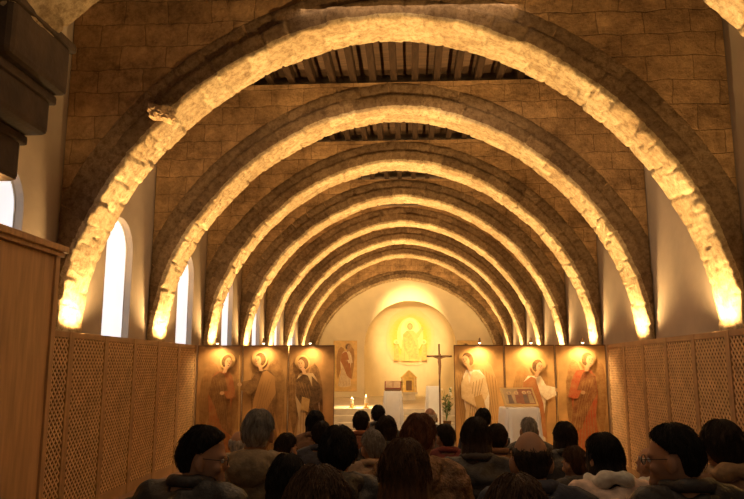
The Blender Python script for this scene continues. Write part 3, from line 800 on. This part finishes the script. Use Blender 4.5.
def head(bm, M):
    T = M @ Matrix.Translation(HC)
    vs = ball(bm, (0,0,0), (RX,RY,RZ), None, 28, 20)
    for v in vs:
        x, y, z = v.co
        if z < 0:
            k = -z/RZ; v.co.x *= 1-.22*k; v.co.y = y*(1-.18*k) + (.02*k if y > 0 else .012*k)
        v.co = T @ v.co
    for c_, r_ in (((0,.097,-.028),(.013,.02,.012)),((0,.094,-.008),(.009,.014,.025)),((0,.084,-.086),(.027,.022,.022)),((0,.091,-.058),(.022,.009,.006)),((0,.090,-.068),(.02,.009,.006)),
                   ((.031,.080,.018),(.025,.014,.009)),((-.031,.080,.018),(.025,.014,.009)),((.043,.064,-.03),(.02,.02,.02)),((-.043,.064,-.03),(.02,.02,.02)),
                   ((.077,-.008,-.012),(.013,.02,.032)),((-.077,-.008,-.012),(.013,.02,.032)),((.078,.0,-.038),(.008,.012,.012)),((-.078,.0,-.038),(.008,.012,.012))):
        ball(bm, c_, r_, T)
def body_mesh(yw, pt):
    bm = bmesh.new(); M = head_M(yw, pt)
    ext_torso(bm, 0); arms(bm, 0); legs(bm, 0); hands(bm)
    for s in (-1,1):
        tube(bm, [(s*.114,.43,.05),(s*.116,.5,.045),(s*.12,.58,.03)], [.036,.038,.026], 12)
    tube(bm, [(0,-.005,1.0),(0,.0,1.04),tuple(M @ V((0,.014,.05)))], [.062,.054,.052], 16)
    head(bm, M)
    return baked(bm, .008, 2)
_bc = {}
def get_body(yw, pt):
    if (yw, pt) not in _bc: _bc[(yw, pt)] = body_mesh(yw, pt)
    return _bc[(yw, pt)]
bm = bmesh.new(); ext_torso(bm, .026, False); arms(bm, .018)
for s in (-1,1): tube(bm, [(s*.09,.0,.53),(s*.1,.16,.54)], [.098,.096], 14)
ME_coat = baked(bm, .012, 4, .014, 7)
bm = bmesh.new(); ext_torso(bm, .042, False); arms(bm, .032)
for s in (-1,1): tube(bm, [(s*.09,.0,.53),(s*.1,.16,.54)], [.102,.1], 14)
ME_puff = baked(bm, .012, 4, .022, 9)
bm = bmesh.new(); legs(bm, .008); loft(bm, [(0,0,.45,.14,.12),(0,0,.52,.17,.14),(0,0,.6,.165,.13)])
ME_trous = baked(bm, .013, 3, .006, 9)
bm = bmesh.new(); tube(bm, [(0,-.05,.04),(0,0,.045),(0,.07,.042),(0,.13,.03)], [.035,.044,.042,.026], 12); ball(bm, (0,.0,.07), (.044,.045,.04)); ball(bm, (0,.13,.03), (.03,.025,.025)); ball(bm,(0,-.05,.04),(.035,.02,.034))
for v in bm.verts: v.co.z = max(v.co.z, .003)
ME_shoe = baked(bm, .008, 2)
def collar_mesh(kind):
    bm = bmesh.new(); n = 28; pts = []; rd = []
    for i in range(n):
        a = 2*PI*i/n; c_, s_ = math.cos(a), math.sin(a)
        if kind == 'scarf': pts.append((.088*c_, .085*s_, 1.055-.02*s_+.008*math.sin(3*a))); rd.append(.036+.008*math.sin(5*a))
        elif kind == 'hood': pts.append((.105*c_, -.02+.105*s_, 1.03-.03*max(s_,0))); rd.append(.035+.03*max(-s_,0))
        else: pts.append((.080*c_, .0+.076*s_, 1.055-.015*s_)); rd.append(.026)
    loop_tube(bm, pts, rd, 10)
    if kind == 'scarf':
        tube(bm, [(.05,.09,1.04),(.055,.15,.95),(.05,.165,.82)], [.03,.035,.03], 8)
    if kind == 'hood': ball(bm, (0,-.15,.99), (.12,.06,.085))
    return baked(bm, .009, 3, .006, 14)
ME_col = {k: collar_mesh(k) for k in ('collar','scarf','hood')}
def hair_mesh(kind, seed):
    bm = bmesh.new(); NA = 128; NT = 22; sd = seed*7.3; cols = []
    def surf(a, el, off):
        d = V((math.sin(a)*math.cos(el), math.cos(a)*math.cos(el), math.sin(el)))
        kk = 1.0
        if d.z < 0: kk = 1-.16*(-d.z)
        return V((d.x*(RX+off)*kk, d.y*(RY+off)*kk, d.z*(RZ+off)))
    thk = {'short': .009, 'long': .011, 'bob': .012, 'wavy': .018, 'bald': .005, 'crop': .005}[kind] + .002*(seed % 3)
    sidel = {'short': 9, 'crop': 14, 'bald': 8}.get(kind, -4)
    backl = {'short': -36, 'crop': -30, 'bald': -36, 'wavy': -44}.get(kind, -44)
    def hairline(f):
        e = (sidel+(40-sidel)*max(f,0)**.7) if f > 0 else sidel+(backl-sidel)*min(1, -f*1.25)
        if kind in ('short','crop','bald'):
            if -.28 < f <= 0: e = sidel
            elif f <= -.28: e = sidel+(backl-sidel)*min(1, (-f-.28)*3)
        return e
    for i in range(NA):
        a = 2*PI*i/NA; f = math.cos(a)
        e1 = hairline(f)
        e0 = 90.0
        if kind == 'bald':
            if f > .5: cols.append(None); continue
            e0 = 30+8*f if f < 0 else 32
            e0 += 4*noise.noise(V((math.cos(a)*6+sd, math.sin(a)*6, 0)))
        col = []
        Ln = {'long': .30, 'bob': .15}.get(kind, 0)
        lg = Ln and f < .42
        for j in range(NT+1):
            t = j/NT
            st = noise.noise(V((math.cos(a)*4+sd, math.sin(a)*4, t*1.5)))*.009 + noise.noise(V((math.cos(a)*24, math.sin(a)*24+sd, t*2.2)))*.003
            if kind in ('short','crop'): st += noise.noise(V((math.cos(a)*7+sd, math.sin(a)*7, t*6)))*.007
            if kind == 'wavy': st += noise.noise(V((math.cos(a)*4+sd, math.sin(a)*4, t*7)))*.015
            st *= min(1, t*5)
            if kind in ('crop','bald'): st *= .5
            if lg:
                if t < .5:
                    el = math.radians(90-90*t/.5); p_ = surf(a, el, thk+st)
                else:
                    k = (t-.5)/.5; b = surf(a, 0, thk+st)
                    z = -Ln*k*(1-.22*noise.noise(V((math.cos(a)*7+sd, math.sin(a)*7, 0))))
                    sx = 1+(.16 if kind == 'long' else .06)*math.sin(k*PI*.7)+1.5*k*st
                    yy = b.y*(1-.12*k)
                    if kind == 'long' and f < -.2: yy -= .05*k
                    p_ = V((b.x*sx*(1-(.34 if kind == 'bob' else .02)*k**3), yy*(1-(.2 if kind == 'bob' else 0)*k**3), z))
            else:
                off = thk*min(1, (1-t)*4)**.6 + st if t < 1 else -.006
                if kind == 'bald': off = -.003+(off+.003)*min(1, t/.35)
                el = math.radians(e0+(e1-e0)*t); p_ = surf(a, el, off)
            col.append(bm.verts.new(p_))
        cols.append(col)
    for i in range(NA):
        c0, c1 = cols[i], cols[(i+1)%NA]
        if c0 is None or c1 is None: continue
        for j in range(NT): bm.faces.new((c0[j], c0[j+1], c1[j+1], c1[j]))
    bmesh.ops.remove_doubles(bm, verts=bm.verts, dist=1e-4)
    # loose strands along the surface
    rn = random.Random(seed)
    for q_ in range(900 if kind not in ('bald','crop') else 160):
        a = rn.uniform(.14*PI, 1.86*PI); f = math.cos(a)
        if kind == 'bald': el0 = math.radians(rn.uniform(5,24)); sp_ = .35
        else: el0 = math.radians(rn.uniform(10,88)); sp_ = .6
        if kind == 'bald' and f > .4: continue
        da = rn.uniform(-.45,.45)
        low = max(hairline(f), hairline(math.cos(a+da)))
        el1 = max(el0-sp_, math.radians(low+1)); of = thk+rn.uniform(-.003,.006)
        if el1 >= el0: continue
        lift = rn.uniform(0,.010)
        pts = [surf(a+da*t, el0+(el1-el0)*t, of+lift*math.sin(t*3)) for t in (0,.33,.66,1)]
        tube(bm, pts, [.0006,.0014,.0013,.0003], 3, False)
    bmesh.ops.recalc_face_normals(bm, faces=bm.faces)
    me = bpy.data.meshes.new('hair'); bm.to_mesh(me); bm.free()
    for p_ in me.polygons: p_.use_smooth = True
    return me
_hc = {}
def get_hair(kind, v):
    if (kind, v) not in _hc: _hc[(kind, v)] = hair_mesh(kind, v+1)
    return _hc[(kind, v)]
bm = bmesh.new()
for s in (-1,1):
    loop_tube(bm, [(s*.033+.024*math.cos(2*PI*i/18), .104, .0+.018*math.sin(2*PI*i/18)) for i in range(18)], .0018, 6)
    tube(bm, [(s*.056,.103,.004),(s*.076,.088,.004),(s*.081,.0,.006),(s*.08,-.02,-.008)], .0016, 6)
tube(bm, [(-.01,.104,.003),(0,.106,.006),(.01,.104,.003)], .0016, 6)
ME_glass = bpy.data.meshes.new('glasses'); bm.to_mesh(ME_glass); bm.free()
bm = bmesh.new(); ball(bm, (0,0,0), .012, None, 12, 8)
for f in bm.faces: f.material_index = 1 if f.calc_center_median().y > .0085 else 0
ME_eye = bpy.data.meshes.new('eye'); bm.to_mesh(ME_eye); bm.free()
ME_eye.materials.append(mat('eye_white',(.8,.78,.74),.3,.03,5,0)); ME_eye.materials.append(mat('iris',(.06,.035,.02),.2,.1,5,0))

M_skin = mat('skin', (.42,.235,.145), .65, .08, 12, .05, 60, spec=.2)
def hairmat(n, c): return mat('hair_'+n, c, .6, .5, 16, .5, 60, stretch=(4,4,.6), spec=.3)
HM = dict(black=hairmat('black',(.013,.010,.009)), dark=hairmat('dark',(.032,.019,.012)), brown=hairmat('brown',(.095,.047,.022)),
          red=hairmat('auburn',(.17,.062,.025)), grey=hairmat('grey',(.30,.27,.235)), silver=hairmat('silver',(.52,.48,.42)), mid=hairmat('mid',(.105,.058,.032)))
def clothmat(n, c, rough=.8): return mat('coat_'+n, c, rough, .3, 20, .3, 70)
CM = dict(black=clothmat('black',(.033,.03,.029),.55), navy=clothmat('navy',(.05,.056,.08)), charcoal=clothmat('charcoal',(.085,.077,.072)), olive=clothmat('olive',(.25,.19,.115)),
          taupe=clothmat('taupe',(.34,.25,.17)), brown=clothmat('brown',(.18,.097,.052)), rust=clothmat('rust',(.28,.10,.05)), pink=clothmat('pink',(.78,.60,.5)),
          grey=clothmat('grey',(.2,.185,.17)), cream=clothmat('cream',(.85,.8,.7)), wine=clothmat('wine',(.18,.04,.04)), fur=mat('fur',(.25,.15,.085),.95,.5,30,1.0,70), tan=clothmat('tan',(.38,.235,.12)))
M_trs = clothmat('trousers', (.03,.03,.036)); M_shoe = mat('shoe_leather', (.02,.015,.012), .35, .2, 10, .05)
ME_trous.materials.append(M_trs); ME_shoe.materials.append(M_shoe); ME_glass.materials.append(M_black)
def child(name, me, parent, mt=None):
    o = link_obj(name, me, parent)
    if mt is not None:
        if len(me.materials) == 0: me.materials.append(mt)
        o.material_slots[0].link = 'OBJECT'; o.material_slots[0].material = mt
    return o
# chair
def chair_proto(loc, sc):
    c = thing('wooden_chair', 'wooden chair hidden beneath a seated person', 'chair', loc, 0, 'chairs beneath the congregation', sc)
    bm = bmesh.new(); box(bm, -.2, .2, -.17, .24, .405, .438, .01); obj('seat', bm, M_rush, c)
    for sx in (-1,1):
        bm = bmesh.new(); box(bm, sx*.19-.016, sx*.19+.016, .2, .232, 0, .405, .004); obj('leg', bm, M_chair, c)
        bm = bmesh.new(); tube(bm, [(sx*.185,-.22,0),(sx*.185,-.215,.42),(sx*.185,-.26,.84)], .017, 8); obj('leg', bm, M_chair, c)
    bm = bmesh.new()
    for z0, z1, y in ((.62,.67,-.238),(.76,.83,-.253)): box(bm, -.18, .18, y-.008, y+.008, z0, z1, .004)
    obj('backrest', bm, M_chair, c)
    bm = bmesh.new()
    for sx in (-1,1): tube(bm, [(sx*.187,-.215,.2),(sx*.19,.215,.2)], .009, 6)
    tube(bm, [(-.19,.215,.28),(.19,.215,.28)], .009, 6); obj('stretcher', bm, M_chair, c)
    return c
_ch = [None]
def person(px, yt, d, hk, hc, ck, label, yw=0, pt=-4, coat='coat', col='collar', ccol=None, glasses=False, rz=None, hv=0, wide=1.0):
    d *= 1.04
    p = at(px, yt, d)
    s = p.z/1.28
    rz = math.radians(rz) if rz is not None else math.atan2(p.x*.35, 14)
    loc = (p.x, d-.02, 0)
    r = thing('person', label, 'person', loc, rz, 'seated congregation', (s*wide, s, s))
    bd = child('body', get_body(yw, pt), r, M_skin)
    child('coat', ME_coat if coat == 'coat' else ME_puff, r, CM[ck])
    child('trousers', ME_trous, r)
    o = child(col, ME_col[col], r, CM[ccol or ck])
    for sx in (-1,1):
        o = child('shoe', ME_shoe, r); o.location = (sx*.115,.46,0)
    HM_ = head_M(yw, pt) @ Matrix.Translation(HC)
    o = child('hair', get_hair(hk, hv), r, HM[hc]); o.matrix_local = HM_
    for sx in (-1,1):
        o = child('eye', ME_eye, bd); o.matrix_local = HM_ @ Matrix.Translation((sx*.030,.079,.0))
    if glasses:
        o = child('glasses', ME_glass, r); o.matrix_local = HM_
    if _ch[0] is None: _ch[0] = chair_proto(loc, (1,1,s)); _ch[0].rotation_euler = (0,0,rz)
    else: dup(_ch[0], loc, rz, scale=(1,1,s))
P = person
P(195,425,3.0,'short','black','black','man with black hair and glasses in black jacket at left, face turned right',-62,-6,'puff',glasses=True,rz=-14,hv=0)
P(258,410,3.9,'short','grey','olive','grey-haired man in olive hooded coat behind the man with glasses at left',0,-2,'puff','hood',hv=1)
P(284,433,4.9,'short','dark','tan','small dark-haired person in tan coat just right of the grey-haired man in olive',-25,-4,hv=2)
P(238,430,5.3,'bald','silver','charcoal','balding silver-haired person partly hidden left of the man in olive coat',0,-6,hv=0)
P(286,455,2.85,'bob','black','charcoal','black-haired person in charcoal coat, low between man with glasses and bottom-edge brown head',0,-10,hv=1,wide=.92)
P(316,468,1.85,'bob','mid','brown','person with brown bobbed hair at the bottom edge, left of the long-haired woman',0,-4,'puff','collar',hv=0)
P(338,428,3.5,'wavy','black','black','person with full black hair and black coat left of centre',0,-4,'puff','hood',hv=1)
P(321,421,5.5,'short','dark','navy','dark-haired person in navy coat peeking out left above the full black hair',0,-4,hv=2)
P(315,411,6.3,'bob','black','brown','person with black bobbed hair in brown coat, far left of the aisle',0,-4,hv=1)
P(375,430,4.6,'short','grey','taupe','grey-haired person in taupe coat in the centre, left of auburn-haired woman',25,-6,hv=0)
P(386,416,5.4,'bob','dark','black','person with dark bobbed hair behind the grey-haired person at centre',0,-4,hv=2)
P(361,411,6.6,'short','dark','rust','dark-haired person in rust coat, far back left of centre',0,-4,hv=1)
P(378,405,7.8,'short','black','charcoal','black-haired person farthest forward, before the left white stand',0,-4,hv=0)
P(404,440,2.5,'long','brown','brown','woman with long brown hair in brown coat at bottom centre',0,-4,'puff','collar',hv=0)
P(416,415,3.85,'wavy','red','fur','auburn-haired woman in brown fur coat behind the long-haired woman',-25,-4,'puff','hood',hv=2)
P(430,407,7.4,'bald','silver','grey','balding silver-haired person far forward, near the standing cross',0,-4,hv=1)
P(447,424,5.6,'short','dark','wine','dark-haired person in wine coat right of auburn-haired woman',25,-4,hv=0)
P(476,418,4.2,'long','dark','black','woman with long dark hair in black coat right of centre',0,-4,'puff','collar',hv=1)
P(483,408,6.9,'short','black','navy','black-haired person far forward, before the white-robed angel panel',0,-4,hv=2)
P(497,424,5.4,'short','dark','brown','dark-haired person in brown coat between long dark hair and the balding man',0,-4,hv=1)
P(531,428,2.95,'bald','dark','navy','balding man with dark hair ring in navy coat right of centre',0,-8,'puff',hv=0)
P(529,417,6.0,'crop','grey','charcoal','grey-haired person beyond the balding man, before the white table',0,-4,hv=1)
P(517,476,1.9,'bob','mid','taupe','person with brown bobbed hair at the bottom edge, below the balding man',0,-4,'puff','collar',hv=2)
P(565,422,5.1,'bob','dark','black','person with dark bobbed hair right of the balding man, below the red-robed angel panel',0,-4,hv=0)
P(577,446,4.35,'short','brown','charcoal','brown-haired person low behind the woman in pink coat',25,-4,hv=2)
P(607,433,3.5,'long','black','pink','woman with long black hair, pink coat and cream scarf at right',25,-4,'puff','scarf','cream',hv=2)
P(652,446,4.3,'bald','grey','cream','balding grey-haired person in cream coat left of the man with glasses at right',25,-4,hv=0)
P(681,423,2.85,'short','black','black','man with short black hair and glasses in black jacket at right, face turned left',48,-4,'puff',glasses=True,rz=8,hv=2)
P(723,422,3.4,'wavy','dark','brown','dark wavy-haired woman with tan scarf at the right edge',0,-4,'puff','scarf','tan',hv=0)

# ------------------------------------------------------------------ world
w = bpy.data.worlds.new('world'); SC.world = w; w.use_nodes = True
bg = w.node_tree.nodes['Background']; bg.inputs['Color'].default_value = (1,.72,.48,1); bg.inputs['Strength'].default_value = .15
